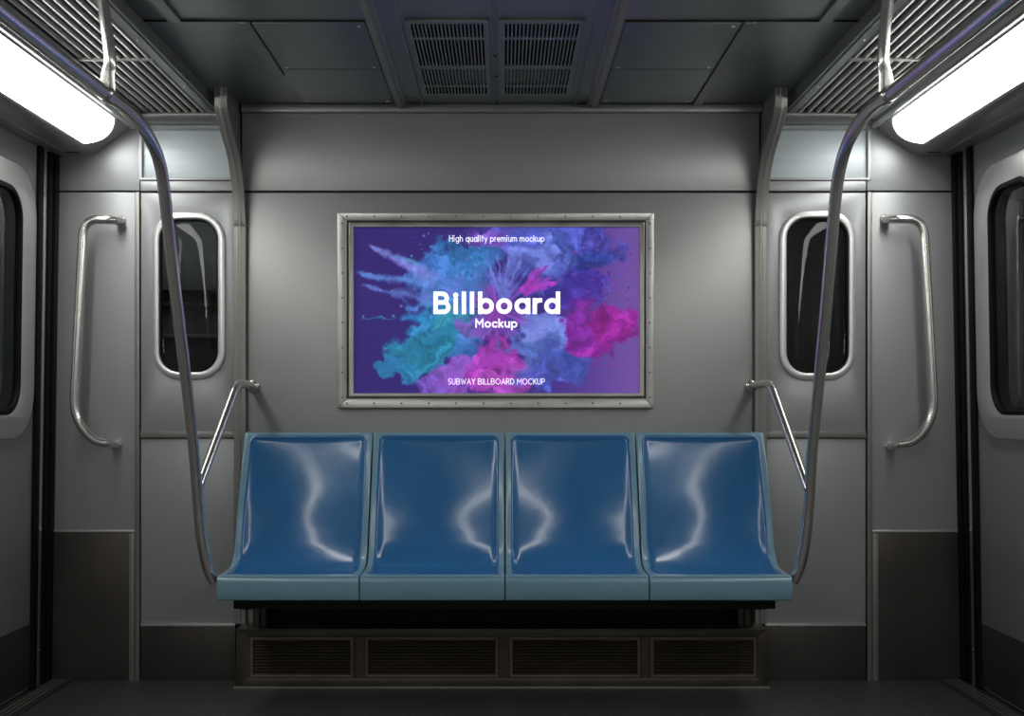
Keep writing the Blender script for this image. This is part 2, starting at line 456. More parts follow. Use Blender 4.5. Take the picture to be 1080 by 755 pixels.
# long air grilles beside the lights
def grille(s):
    XO = 1.3705; XI = 1.085 if s < 0 else 1.07
    t = empty('air_grille', (s * (XI + XO) / 2, 2.5, HG))
    tag(t, 'long slatted air grille along the ceiling beside the %s light' % ('left' if s < 0 else 'right'), 'air grille', 'slatted grilles beside the lights')
    a, b = sorted((s * XI, s * XO)); ye = 4.15
    i0, i1 = sorted((s * (XI + .03), s * (XO - .010)))
    plate('frame', [[(a, YB), (b, YB), (b, ye), (a, ye)], [(i0, YB + .05), (i1, YB + .05), (i1, ye - .03), (i0, ye - .03)]], .014,
          lambda x, y, h: Vector((x, y, HG + .006 - h)), M['rib'], t, .002)
    n = 8; p = (i1 - i0) / n
    bm = bmesh.new()
    for k in range(n):
        x = i0 + (k + .5) * p
        # an angled blade with a rounded lower lip, running lengthwise
        sec = [(-.008, 0), (-.004, -.006), (.004, -.007), (.009, -.001), (.008, .004), (.012, .030), (.009, .030), (.004, .005), (-.006, .004)]
        v0 = [bm.verts.new((x - s * dx * 1.0, YB + .05, HG + dz)) for dx, dz in sec]
        v1 = [bm.verts.new((x - s * dx * 1.0, ye - .03, HG + dz)) for dx, dz in sec]
        m_ = len(sec)
        for q in range(m_): bm.faces.new((v0[q], v0[(q + 1) % m_], v1[(q + 1) % m_], v1[q]))
        bm.faces.new(v0); bm.faces.new(v1)
    bm_link('slats', bm, M['slat'], t, angle=50)
    for y in (3.49, 2.7, 1.9, 1.1):
        box('crossbar', i0, i1, y - .008, y + .008, HG - .010, HG + .004, M['slat'], t, .002)
    for y in (3.30, 3.78, 2.9):
        rivet((s * (XI + .014), y, HG - .008), (0, 0, -1), t, .006, M['bright'], 'screw')
    # fascia up to the main ceiling
    box('inner_edge', *sorted((s * XI, s * (XI - .012))), YB, ye + .04, HG - .004, HC + .01, M['rib'], t, .002)
    box('duct_back', a, b, YB, D, HG + .10, HG + .11, M['dark'], t, 0)
    return t
for s in (-1, 1): grille(s)

# ------------------------------------------------------------------ light fixtures
def fixture(s):
    t = empty('light_fixture', (s * 1.5, 2.0, 2.05))
    tag(t, 'long white glowing strip light in a steel housing along the %s wall' % ('left' if s < 0 else 'right'), 'light', 'strip lights along both side walls')
    prof = [(1.735, 2.005), (1.60, 2.006), (1.575, 2.010), (1.553, 2.0195), (1.4235, 2.1115), (1.417, 2.1060), (1.404, 2.1065), (1.396, 2.113), (1.393, 2.130), (1.388, 2.134), (1.380, 2.138), (1.376, 2.150), (1.372, 2.168),
            (1.372, 2.20), (1.76, 2.20), (1.76, 2.05)]
    # recess of the diffuser is closed by the diffuser itself
    def X(x): return s * x
    bm = bmesh.new()
    v0 = [bm.verts.new((X(x), YB, z)) for x, z in prof]; v1 = [bm.verts.new((X(x), D - .012, z)) for x, z in prof]
    n = len(prof)
    for k in range(n): bm.faces.new((v0[k], v0[(k + 1) % n], v1[(k + 1) % n], v1[k]))
    bm.faces.new(v0); bm.faces.new(v1)
    bm_link('housing', bm, M['house'], t, angle=25)
    # slanting lens: a axis = up the slope, b axis = along the car
    A = Vector((X(1.553), 0, 2.0195)); B = Vector((X(1.4235), 0, 2.1115)); u = (B - A); L = u.length; u.normalize()
    nrm = Vector((-s * u.z, 0, -abs(u.x))).normalized() if True else None
    # normal pointing down to the room
    nrm = Vector((-s * abs(u.z), 0, -abs(u.x)))
    def onlens(x, y, h):
        return A + u * x + Vector((0, y, 0)) + nrm * h
    y1, bul = 4.00, .085
    def outline(g):
        pts = [(g, YB + .1), (L - g, YB + .1), (L - g, y1 - g * .4)]
        for k in range(1, 14):
            q = k / 14
            pts.append((L - g - (L - 2 * g) * q, y1 + (bul - g) * math.sin(math.pi * q) ** .8 + .025 * q - g * .2))
        pts.append((g, y1 + .025 - g * .4))
        return pts
    plate('lens_trim', [outline(-.004), outline(.004)], .010, onlens, M['steel'], t, .0012)
    # bowed lens
    ol = outline(.004)
    bm = bmesh.new()
    NA, ys = 10, []
    yy = [YB + .105] + [YB + .3 + k * (y1 - .1 - YB - .3) / 24 for k in range(25)] + [y1 - .03]
    grid = []
    def endy(a):
        q = 1 - a
        return y1 + (bul - .006) * math.sin(math.pi * q) ** .8 + .025 * q - .004
    for j in range(len(yy) + 8):
        row = []
        for i in range(NA + 1):
            a = i / NA; x = .004 + a * (L - .008)
            if j < len(yy): y = yy[j]; ed = 1
            else:
                q = (j - len(yy) + 1) / 8; y = yy[-1] + (endy(a) - yy[-1]) * q; ed = math.sqrt(max(0, 1 - q * q))
            h = .002 + .022 * math.sin(math.pi * a) ** .6 * ed
            row.append(bm.verts.new(onlens(x, y, h)))
        grid.append(row)
    for j in range(len(grid) - 1):
        for i in range(NA): bm.faces.new((grid[j][i], grid[j][i + 1], grid[j + 1][i + 1], grid[j + 1][i]))
    o = bm_link('diffuser', bm, M['diff'], t, smooth=True)
    # make sure the lens faces the room
    me = o.data
    if me.polygons[20].normal.dot(nrm) < 0: me.flip_normals()
    # seams of the end cover
    for y in (4.125,):
        for a, b in (((1.735, 2.005), (1.60, 2.006)),):
            box('seam', *sorted((X(a[0]), X(b[0]))), y, y + .002, 2.003, 2.006, M['dark'], t, 0)
    box('mounting_strip', *sorted((X(1.69), X(1.655))), YB, 4.17, 2.001, 2.006, M['house'], t, .001)
for s in (-1, 1): fixture(s)

# ------------------------------------------------------------------ side walls and sliding doors
ZT = 2.03
for s in (-1, 1):
    on = onside(s); side = 'left' if s < 0 else 'right'
    DY1 = 4.02 if s < 0 else 4.025
    DY0 = DY1 - 1.32
    # wall behind the camera side of the doorway, and a header
    wl = plate('wall_' + side, [[(YB, 0), (DY0, 0), (DY0, ZT), (YB, ZT)]], .03, lambda x, y, h: on(x, y, h - .03), M['wall'], None, .001)
    tagk(wl, 'structure')
    # corner: rubber and steel strips
    g = plate('trim_6' if s < 0 else 'trim_7', [[(DY1, 0), (D, 0), (D, ZT), (DY1, ZT)]], .02, lambda x, y, h: on(x, y, h - .03), M['rubber'], None, .001)
    tagk(g, 'structure')
    for y0, y1, h, mm, nm in ((DY1 + .002, DY1 + .040, .012, 'rubber', 'rubber_seal'), (DY1 + .046, DY1 + .082, .006, 'steel', 'steel_strip'), (DY1 + .092, DY1 + .125, .010, 'rubber', 'rubber_seal'), (DY1 + .135, D - .005, .016, 'rubber', 'rubber_seal')):
        plate(nm, [[(y0, 0.004), (y1, 0.004), (y1, ZT), (y0, ZT)]], .02, lambda x, y, hh, h=h: on(x, y, h - .02 + hh), M[mm], g, .003)
    for z in (1.93, .14):
        rivet(on(DY1 + .064, z, .007), (-s, 0, 0), g, .005)
    for leaf in range(2):
        y1 = DY1 - leaf * .665; y0 = y1 - .655
        dn = {(-1, 0): 'door_1', (-1, 1): 'door_2', (1, 0): 'door_3', (1, 1): 'door_4'}[(s, leaf)]
        wy1 = (4.058 if s < 0 else 4.045) if leaf == 0 else y1 - .06
        wy1 = min(wy1, y1 - .012) if leaf == 0 else wy1
        wy0 = y0 + .07
        wz0, wz1 = .935, 1.90
        hole = rrect(wy0, wy1, wz0, wz1, .17, 12)
        dl = plate(dn, [[(y0, .012), (y1, .012), (y1, ZT), (y0, ZT)], rrect(wy0 + .008, wy1 - .008, wz0 + .008, wz1 - .008, .165, 12)], .03,
                   lambda x, y, h: on(x, y, h - .03), M['door'], None, .002)
        tagk(dl, 'structure')
        plate('kick_plate', [[(y0 + .004, .02), (y1 - .004, .02), (y1 - .004, .252), (y0 + .004, .252)]], .004, lambda x, y, h: on(x, y, h), M['kick'], dl, .001)
        plate('window_frame', [hole, rrect(wy0 + .122, wy1 - .122, wz0 + .088, wz1 - .088, .105, 12)], .022, lambda x, y, h: on(x, y, h - .012), M['bright'], dl, .006)
        g0 = rrect(wy0 + .116, wy1 - .116, wz0 + .082, wz1 - .082, .11, 12); g1 = rrect(wy0 + .134, wy1 - .134, wz0 + .102, wz1 - .102, .092, 12)
        plate('gasket', [g0, g1], .024, lambda x, y, h: on(x, y, h - .012), M['rubber'], dl, .005)
        plate('window_pane', [g0], .005, lambda x, y, h: on(x, y, h - .016), M['glass_side'], dl, .0003)
    # tunnel outside, with an added fill light brightening the view through the door glass
    ta = bpy.data.lights.new('tunnel_fill', 'AREA'); ta.shape = 'RECTANGLE'; ta.size = .1; ta.size_y = 1.2; ta.energy = 5; ta.color = (.92, 1, .94)
    tao = bpy.data.objects.new('tunnel_fill', ta); tao.location = (s * 2.05, 3.6, 2.35); C.objects.link(tao)
    tun = box('wall_tunnel_' + side, *sorted((s * 2.3, s * 2.35)), 1.5, 5.0, -.2, 2.4, M['far'], bev=0); tagk(tun, 'structure')

# rear end wall behind the photographer
wr = box('wall_rear', -1.80, 1.82, YB - .03, YB, 0, 2.26, M['wallc'], bev=0); tagk(wr, 'structure')
rd = box('door_5', -.36, .36, YB, YB + .03, 0.01, 1.98, M['door'], bev=.004); tagk(rd, 'structure')
plate('window_frame', [rrect(-.2, .2, 1.05, 1.75, .06), rrect(-.17, .17, 1.08, 1.72, .045)], .02, lambda x, y, h: Vector((x, YB + .03 + h, y)), M['bright'], rd, .003)
box('dark_pane', -.18, .18, YB + .03, YB + .034, 1.07, 1.73, M['rubber'], rd, 0)

# ------------------------------------------------------------------ poster in its riveted frame
X0, X1, Z0, Z1 = rect_px(357, 688.5, 225.5, 430.5)
bb = empty('framed_billboard', ((X0 + X1) / 2, D - .01, Z0))
tag(bb, 'riveted steel framed poster of purple and blue powder on the end wall above the seats', 'billboard')
zw = D - .010
of = plate('outer_frame', [rrect(X0, X1, Z0, Z1, .004), rrect(*rect_px(367.0, 680, 234.2, 420.5), .002)], .024, lambda x, y, h: Vector((x, zw - h, y)), M['frame'], bb, .003)
# mitre lines at the corners
for (ax, az, bx_, bz) in ((X0, Z1, *W(367, 234.2)), (X1, Z1, *W(680, 234.2)), (X0, Z0, *W(367, 420.5)), (X1, Z0, *W(680, 420.5))):
    a = Vector((ax, zw - .0245, az)); b = Vector((bx_, zw - .0245, bz)); d = (b - a)
    bm = bmesh.new(); sweep(bm, [a + d * .1, a + d * .95], .0009, n=4)
    bm_link('mitre_joint', bm, M['dark'], of)
inner = []
x0, x1, z0, z1 = rect_px(369, 678.5, 236, 418.5)
j0, j1, k0, k1 = rect_px(374.3, 673.3, 240.8, 414.6)
plate('inner_frame', [rrect(x0, x1, z0, z1, .002), rrect(j0, j1, k0, k1, 0)], .023, lambda x, y, h: Vector((x, zw - h, y)), M['frame'], bb, .003)
for k in range(11):
    px = 366 + k * (678 - 366) / 10.9 + 0
    for py in (230, 425.3):
        x, z = W(px + 1, py); rivet((x, zw - .0245, z), (0, -1, 0), of, .0042)
for k in range(8):
    py = 237 + k * 26
    for px in (362.2, 684.2):
        x, z = W(px, py); rivet((x, zw - .0245, z), (0, -1, 0), of, .0042)

def vnoise(x, y, seed):
    rs = np.random.RandomState(seed); g = rs.rand(64, 64)
    xi = np.floor(x).astype(int); yi = np.floor(y).astype(int); fx = x - xi; fy = y - yi
    fx = fx * fx * (3 - 2 * fx); fy = fy * fy * (3 - 2 * fy)
    a = g[yi % 64, xi % 64]; b = g[yi % 64, (xi + 1) % 64]; c = g[(yi + 1) % 64, xi % 64]; d = g[(yi + 1) % 64, (xi + 1) % 64]
    return (a * (1 - fx) + b * fx) * (1 - fy) + (c * (1 - fx) + d * fx) * fy
def fbm(x, y, seed, oc=5):
    t = 0; a = .5; s = 0
    for k in range(oc):
        t = t + a * vnoise(x * 2 ** k + 7.3 * k, y * 2 ** k + 3.1 * k, seed + k); s += a; a *= .55
    return t / s
def hexc(h): return np.array([int(h[i:i + 2], 16) / 255 for i in (0, 2, 4)])

def powder_picture(nx, ny):
    """the print: bursts of coloured powder on indigo; u right 0..1, v down 0..1"""
    u, v = np.meshgrid(np.linspace(0, 1, nx), np.linspace(0, 1, ny))
    ax = 1.72
    X = u * ax; Y = v
    col = np.zeros((ny, nx, 3))
    A, B, Cc = hexc('372a72'), hexc('45318a'), hexc('7656a6')
    t = np.clip(u * 1.2 - .15, 0, 1)[..., None]
    col[:] = A * (1 - t) + B * t
    t = np.clip((u - .62) / .38, 0, 1)[..., None] ** 1.2
    col[:] = col * (1 - t) + Cc * t
    wx = (fbm(X * 5, Y * 5, 11) - .5); wy = (fbm(X * 5, Y * 5, 31) - .5)
    fine = fbm(X * 16, Y * 16, 51, 6)
    cx, cy = .50 * ax, .50
    ang = np.arctan2(Y - cy, X - cx); rad = np.hypot(X - cx, Y - cy)
    rays = fbm(ang * 9 + 40, rad * 1.5, 71, 4)
    def blob(px, py, rx, ry, c, k=1.0, rot=0, warp=.30, edge=3.0, light=.35):
        """px, py in 0..1 of the poster, rx, ry in poster heights"""
        dx = X - px * ax + wx * warp; dy = Y - py + wy * warp
        cr, sr = math.cos(rot), math.sin(rot)
        a = (dx * cr + dy * sr) / rx; b = (-dx * sr + dy * cr) / ry
        d = np.sqrt(a * a + b * b)
        m = np.clip((1.0 - d + (fine - .5) * .9) * edge, 0, 1); m = m * m * (3 - 2 * m) * k
        f2 = fbm(X * 11 + px * 9 + wx * 6, Y * 11 + wy * 6, int(90 + px * 77), 5)
        cc = hexc(c) * (1 + (f2[..., None] - .5) * 2.4 * light) + (np.clip(f2 - .55, 0, 1)[..., None] * light * .8)
        col[:] = col * (1 - m[..., None]) + cc * m[..., None]
    def jet(x0, y0, x1, y1, w0, w1, c, k=.9):
        p0 = np.array([x0 * ax, y0]); p1 = np.array([x1 * ax, y1]); d = p1 - p0; L = np.hypot(*d); d /= L
        s = ((X - p0[0]) * d[0] + (Y - p0[1]) * d[1]) / L
        q = (X - p0[0]) * -d[1] + (Y - p0[1]) * d[0] + (fbm(X * 14, Y * 14, 5) - .5) * .05
        wd = w0 + (w1 - w0) * np.clip(s, 0, 1)
        m = np.clip(1.25 - np.abs(q) / wd + (fine - .5) * 1.3, 0, 1) * np.clip(s * 12, 0, 1) * np.clip((1.05 - s) * 5, 0, 1) * k
        f2 = fbm(X * 30, Y * 30, 77, 4)
        cc = hexc(c) * (.75 + .6 * f2[..., None])
        col[:] = col * (1 - m[..., None]) + cc * m[..., None]
    # far clouds
    blob(.80, .08, .36, .20, '3a3f9a', .75); blob(.55, .07, .22, .20, '5d5cc4', .9); blob(.68, .05, .26, .20, '5560c8', .9)
    blob(.47, .10, .14, .12, '7a4fb8', .8)
    blob(.40, .23, .26, .17, '3577b8', .9); blob(.30, .30, .20, .14, '3f6fbd', .85); blob(.36, .40, .24, .16, '4a80c8', .85)
    blob(.70, .22, .30, .17, '3f4f9c', .9); blob(.62, .18, .14, .10, '6a78cf', .7)
    blob(.80, .35, .22, .16, '43309a', .8); blob(.86, .18, .18, .10, '2f3f96', .7)
    # teal, left and below
    blob(.33, .60, .28, .20, '2f7fae', .95); blob(.28, .74, .30, .15, '2f86ad', .95); blob(.17, .84, .13, .10, '2d7fae', .85)
    blob(.36, .54, .14, .10, '3f9fb8', .7); blob(.24, .55, .14, .05, '2f7fb5', .7)
    blob(.40, .80, .16, .12, '3f6fb8', .8)
    blob(.38, .92, .26, .13, '8a4fb8', .9); blob(.28, .93, .14, .08, '6b4fb0', .7)
    # magenta
    blob(.50, .85, .16, .24, 'a63fb4', .95); blob(.55, .95, .18, .12, 'b04fc0', .85)
    blob(.44, .62, .12, .13, '8f62c8', .85)
    # blue cloud below right
    blob(.66, .70, .24, .24, '5f78cc', .95); blob(.63, .58, .14, .12, '7a86d8', .8); blob(.70, .86, .22, .16, '4a58b4', .85)
    blob(.78, .80, .14, .12, '3a4a9c', .8)
    # magenta cloud right
    blob(.83, .62, .26, .19, '8a2596', .98); blob(.88, .56, .20, .13, '97289a', .95); blob(.95, .64, .12, .06, '8f2a95', .85)
    blob(.77, .58, .12, .16, '7a2c9c', .9)
    # core burst
    m = (np.clip((1 - rad / .27 + (rays - .5) * 1.5 + (fine - .5) * 1.2 - .25 * np.clip(Y - cy, -.2, .3) / .2) * 1.5, 0, 1) * .75)[..., None]
    cc = hexc('5668b8') * (.50 + .8 * rays[..., None] + .5 * (fine[..., None] - .5)) + np.array([.08, .0, .08]) * (fbm(ang * 5, rad * 3, 17)[..., None])
    col[:] = col * (1 - m) + cc * m
    m = np.clip((1 - rad / .17 + (rays - .5) * 1.4 + (fine - .5) * 1.5) * 1.4, 0, 1)[..., None] * .85
    cc = hexc('8a3fa8') * (.6 + .9 * fbm(ang * 14 + 9, rad * 2, 23, 3)[..., None])
    col[:] = col * (1 - m) + cc * m
    # pink petals up right
    for k in range(7):
        a = math.radians(-66 + k * 9); L = .16 + .04 * (k % 3)
        bx, by = .592 * ax, .40
        jx, jy = bx + math.cos(a) * L, by + math.sin(a) * L
        jet(bx / ax, by, jx / ax, jy, .022, .008, 'b03fc0' if k % 2 else '9a3fb8', .9)
    for k in range(9):
        a = math.radians(-125 + k * 8); L = .24 + .05 * (k % 2)
        jet(.53, .44, (.53 * ax + math.cos(a) * L) / ax, .44 + math.sin(a) * L, .02, .007, '7d86d8' if k % 2 else '5a62c0', .7)
    # jets to the left
    jet(.05, .10, .30, .33, .010, .065, '7f86dc'); jet(.00, .27, .30, .36, .012, .05, '5a80cc'); jet(.02, .35, .30, .44, .007, .045, '5f74c4', .85)
    jet(.02, .545, .16, .545, .006, .004, '2f8fc0', .6); jet(.16, .56, .30, .54, .02, .04, '2f86c0', .8); jet(.13, .17, .24, .22, .006, .02, '4fa0c8', .5)
    # fine spray
    rs = np.random.RandomState(5)
    for n, (ax0, ax1, ay0, ay1), cs in ((60, (.76, .97, .08, .45), ('3a2f8a', '8a3fb8', '4a62c0')), (30, (.2, .45, .02, .3), ('4fb0d0', '6f80dc')), (20, (.84, .96, .7, .85), ('8a2fa0',)), (24, (.02, .35, .25, .6), ('5f9fd8', '7f7fd8'))):
        for k in range(n):
            px, py = rs.uniform(ax0, ax1) * ax, rs.uniform(ay0, ay1); r = rs.uniform(.002, .006)
            m = np.clip(2 - np.hypot(X - px, Y - py) / r, 0, 1)[..., None] * .7
            col[:] = col * (1 - m) + hexc(cs[k % len(cs)]) * m
    return np.clip(col, 0, 1)

def poster_sheet():
    nx, ny = 620, 360
    col = powder_picture(nx, ny)
    lin = np.where(col <= .04045, col / 12.92, ((col + .055) / 1.055) ** 2.4)
    a0, a1, b0, b1 = j0 - .003, j1 + .003, k0 - .003, k1 + .003
    gx, gz = np.meshgrid(np.linspace(a0, a1, nx), np.linspace(b1, b0, ny))
    co = np.stack([gx, np.full_like(gx, zw - .006), gz], -1).reshape(-1, 3)
    me = bpy.data.meshes.new('printed_sheet')
    idx = np.arange(nx * ny).reshape(ny, nx)
    q = np.stack([idx[:-1, :-1], idx[1:, :-1], idx[1:, 1:], idx[:-1, 1:]], -1).reshape(-1, 4)
    # closed sheet: back rectangle and edges give it its thickness
    me.vertices.add(nx * ny + 4)
    back = np.array([[a0, zw, b1], [a1, zw, b1], [a1, zw, b0], [a0, zw, b0]])
    me.vertices.foreach_set('co', np.concatenate([co, back]).ravel())
    nq = len(q); b = nx * ny
    loops = np.concatenate([q.ravel(), [b, b + 1, b + 2, b + 3]])
    me.loops.add(len(loops)); me.loops.foreach_set('vertex_index', loops)
    me.polygons.add(nq + 1); me.polygons.foreach_set('loop_start', np.arange(nq + 1) * 4)
    me.update(); me.validate()
    at = me.color_attributes.new('print', 'FLOAT_COLOR', 'POINT')
    rgba = np.ones((nx * ny + 4, 4)); rgba[:nx * ny, :3] = lin.reshape(-1, 3)
    at.data.foreach_set('color', rgba.ravel().astype(np.float32))
    m = bpy.data.materials.new('powder_print'); m.use_nodes = True; nt = m.node_tree; bs = nt.nodes['Principled BSDF']
    an = nt.nodes.new('ShaderNodeVertexColor'); an.layer_name = 'print'
    mu = nt.nodes.new('ShaderNodeVectorMath'); mu.operation = 'SCALE'; mu.inputs['Scale'].default_value = PRINT_GAIN
    mn = nt.nodes.new('ShaderNodeVectorMath'); mn.operation = 'MINIMUM'; mn.inputs[1].default_value = (.95, .95, .95)
    nt.links.new(an.outputs['Color'], mu.inputs[0]); nt.links.new(mu.outputs[0], mn.inputs[0]); nt.links.new(mn.outputs[0], bs.inputs['Base Color'])
    bs.inputs['Roughness'].default_value = .45; bs.inputs['Specular IOR Level'].default_value = .25
    # added glow: the unlit print emits its own colours to look brighter
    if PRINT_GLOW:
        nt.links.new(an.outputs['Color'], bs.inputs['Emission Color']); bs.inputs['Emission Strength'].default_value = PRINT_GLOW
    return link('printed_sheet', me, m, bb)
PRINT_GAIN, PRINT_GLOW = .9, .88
sheet = poster_sheet()

# lettering drawn as strokes; every glyph: (advance, [strokes]); x height .70, cap 1
def arc(cx, cy, rx, ry, a0, a1, n=20):
    return [(cx + rx * math.cos(math.radians(a0 + (a1 - a0) * k / n)), cy + ry * math.sin(math.radians(a0 + (a1 - a0) * k / n))) for k in range(n + 1)]
R_ = .30
def bowl(cx=.30): return arc(cx, .32, R_, .32, 0, 360, 32)
GL = {
 'B': (.74, [[(0, 0), (0, 1)], [(0, 1), (.32, 1)] + arc(.34, .76, .24, .24, 90, -90) + [(0, .52)], [(.32, .52), (.38, .52)] + arc(.40, .26, .26, .26, 90, -90) + [(0, 0)]]),
 'i': (.12, [[(0, 0), (0, .64)], arc(0, .92, .012, .012, 0, 360, 8)]),
 'l': (.12, [[(0, 0), (0, 1)]]),
 'b': (.64, [[(0, 0), (0, 1)], bowl()]), 'o': (.64, [bowl()]),
 'a': (.64, [bowl(), [(.60, 0), (.60, .64)]]), 'd': (.64, [bowl(), [(.60, 0), (.60, 1)]]),
 'r': (.30, [[(0, 0), (0, .64)], arc(.26, .38, .26, .26, 180, 88, 12)]),
 'M': (.90, [[(0, 0), (0, 1), (.42, .38), (.84, 1), (.84, 0)]]),
 'c': (.56, [arc(.30, .32, R_, .32, 50, 310, 26)]),
 'k': (.50, [[(0, 0), (0, 1)], [(.42, .64), (.05, .30)], [(.14, .38), (.44, 0)]]),
 'u': (.56, [[(0, .64), (0, .26)] + arc(.25, .26, .25, .26, 180, 360, 16) + [(.50, .64)], [(.50, .64), (.50, 0)]]),
 'p': (.64, [bowl(), [(0, -.34), (0, .64)]]), 'q': (.64, [bowl(), [(.60, -.34), (.60, .64)]]),
 'H': (.72, [[(0, 0), (0, 1)], [(.64, 0), (.64, 1)], [(0, .52), (.64, .52)]]),
 'g': (.64, [bowl(), [(.60, .64), (.60, -.06)] + arc(.32, -.06, .28, .26, 0, -150, 14)]),
 'h': (.56, [[(0, 0), (0, 1)], arc(.25, .39, .25, .25, 180, 0, 16) + [(.50, 0)]]),
 't': (.32, [[(.14, 0), (.14, .92)], [(0, .64), (.30, .64)]]),
 'y': (.54, [[(0, .64), (.26, 0)], [(.50, .64), (.14, -.34)]]),
 'e': (.60, [[(.0, .34), (.58, .34)] + arc(.29, .32, .29, .32, 4, 315, 28)]),
 'm': (.90, [[(0, 0), (0, .64)], arc(.21, .42, .21, .22, 180, 0, 14) + [(.42, 0)], arc(.63, .42, .21, .22, 180, 0, 14) + [(.84, 0)]]),
 'S': (.60, [arc(.27, .75, .24, .25, 40, 270, 18) + arc(.27, .25, .26, .25, 90, -140, 18)]),
 'U': (.68, [[(0, 1), (0, .30)] + arc(.30, .30, .30, .30, 180, 360, 18) + [(.60, 1)]]),
 'W': (1.02, [[(0, 1), (.26, 0), (.48, .80), (.70, 0), (.96, 1)]]),
 'A': (.78, [[(0, 0), (.36, 1), (.72, 0)], [(.13, .34), (.59, .34)]]),
 'Y': (.66, [[(0, 1), (.31, .50), (.62, 1)], [(.31, .50), (.31, 0)]]),
 'I': (.12, [[(0, 0), (0, 1)]]), 'L': (.50, [[(0, 1), (0, 0), (.44, 0)]]),
 'O': (.98, [arc(.46, .5, .46, .5, 0, 360, 36)]),
 'R': (.66, [[(0, 0), (0, 1), (.30, 1)] + arc(.32, .75, .25, .25, 90, -90) + [(0, .50)], [(.28, .50), (.58, 0)]]),
 'D': (.76, [[(0, 0), (0, 1), (.22, 1)] + arc(.22, .5, .48, .5, 90, -90, 22) + [(0, 0)]]),
 'C': (.84, [arc(.46, .5, .46, .5, 48, 312, 30)]),
 'K': (.60, [[(0, 0), (0, 1)], [(.54, 1), (.02, .42)], [(.18, .58), (.56, 0)]]),
 'P': (.64, [[(0, 0), (0, 1), (.30, 1)] + arc(.32, .73, .27, .27, 90, -90) + [(0, .46)]]),
}
def lettering(text, px0, px1, base_py, cap_px, pen, gap, name='lettering'):
    x = 0; strokes = []
    for ch in text:
        if ch == ' ': x += .42; continue
        adv, st = GL[ch]
        strokes += [[(x + a, b) for a, b in s] for s in st]
        x += adv + gap
    xs = [p[0] for s in strokes for p in s]; lo, hi = min(xs), max(xs)
    xa, zb = W(px0, base_py); xb, _ = W(px1, base_py)
    hgt = cap_px / 275.0; wpen = pen * hgt
    sx = (xb - xa - wpen) / (hi - lo)
    bm = bmesh.new()
    for si, s in enumerate(strokes):
        pts = []
        for a, b in s:
            p = Vector((xa + wpen / 2 + (a - lo) * sx, zw - .0070 - .00012 * (si % 3), zb + wpen / 2 + b * (hgt - wpen)))
            if not pts or (p - pts[-1]).length > 1e-6: pts.append(p)
        # straight ends run half a pen further, as in the type
        closed = (Vector(pts[0]) - Vector(pts[-1])).length < 1e-4
        if not closed and len(pts) == 2 or (not closed and len(s) > 2):
            d0 = (pts[0] - pts[1]).normalized(); d1 = (pts[-1] - pts[-2]).normalized()
            pts[0] = pts[0] + d0 * wpen * .5; pts[-1] = pts[-1] + d1 * wpen * .5
        # flat ribbon with mitred joints
        N = len(pts); L_, R2 = [], []
        for i in range(N):
            if closed:
                a = pts[i - 1] if i else pts[-2]; b = pts[(i + 1)] if i < N - 1 else pts[1]
            else:
                a = pts[max(0, i - 1)]; b = pts[min(N - 1, i + 1)]
            t1 = (pts[i] - a).normalized() if (pts[i] - a).length > 1e-7 else None
            t2 = (b - pts[i]).normalized() if (b - pts[i]).length > 1e-7 else None
            t = ((t1 or t2) + (t2 or t1)); t = t.normalized()
            k = 1 / max(.45, t.dot(t1 or t2))
            nn = Vector((-t.z, 0, t.x)) * (wpen / 2 * k)
            L_.append(pts[i] + nn); R2.append(pts[i] - nn)
        dy = Vector((0, .0008, 0))
        fl_ = [bm.verts.new(p - dy) for p in L_]; fr_ = [bm.verts.new(p - dy) for p in R2]
        bl_ = [bm.verts.new(p + dy) for p in L_]; br_ = [bm.verts.new(p + dy) for p in R2]
        for i in range(N - 1):
            for q in ((fl_[i], fl_[i + 1], fr_[i + 1], fr_[i]), (bl_[i], bl_[i + 1], br_[i + 1], br_[i]), (fl_[i], fl_[i + 1], bl_[i + 1], bl_[i]), (fr_[i], fr_[i + 1], br_[i + 1], br_[i])):
                try: bm.faces.new(q)
                except ValueError: pass
    me = bpy.data.meshes.new(name); bm.to_mesh(me); bm.free()
    return link(name, me, M['print_white'], sheet)
M['print_white'] = mat('glowing_white_print', (.9, .9, .92), .5, emit=((.95, .95, 1.0), 1.4))  # plain white letters, given an added glow like the sheet
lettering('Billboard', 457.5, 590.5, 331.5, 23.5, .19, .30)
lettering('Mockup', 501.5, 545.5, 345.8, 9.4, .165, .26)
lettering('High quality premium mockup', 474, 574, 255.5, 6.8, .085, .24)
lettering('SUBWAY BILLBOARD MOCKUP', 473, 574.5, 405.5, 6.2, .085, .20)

# ------------------------------------------------------------------ bench: heater box, beam, four bucket seats
hb = empty('heater_box', (0, 4.07, 0))
tag(hb, 'low dark metal heater box with louvred panels on the floor under the seats', 'heater')
YF = 4.07
HX0, HX1 = W(249.5, 664, YF)[0], W(809, 664, YF)[0]
HZ = W(0, 664, YF)[1]
PAN = [(263, 373), (384.5, 526), (537, 676), (686, 798.5)]
pz1, pz0 = W(0, 672, YF)[1], W(0, 715, YF)[1]
holes = [rrect(W(a, 0, YF)[0], W(b, 0, YF)[0], pz0, pz1, .003) for a, b in PAN]
plate('front_plate', [[(HX0 - .006, 0.001), (HX1 + .006, .001), (HX1, HZ), (HX0, HZ)]] + holes, .012, lambda x, y, h: Vector((x, YF + .012 - h, y)), M['box'], hb, .0015)
box('casing', HX0 + .002, HX1 - .002, YF + .035, D - .012, 0.001, HZ - .003, M['dark'], hb, 0)
box('top_plate', HX0, HX1, YF - .004, D - .012, HZ - .003, HZ + .003, M['box'], hb)
box('end_plate', HX0 - .004, HX0 + .003, YF + .01, D - .012, .001, HZ, M['box'], hb)
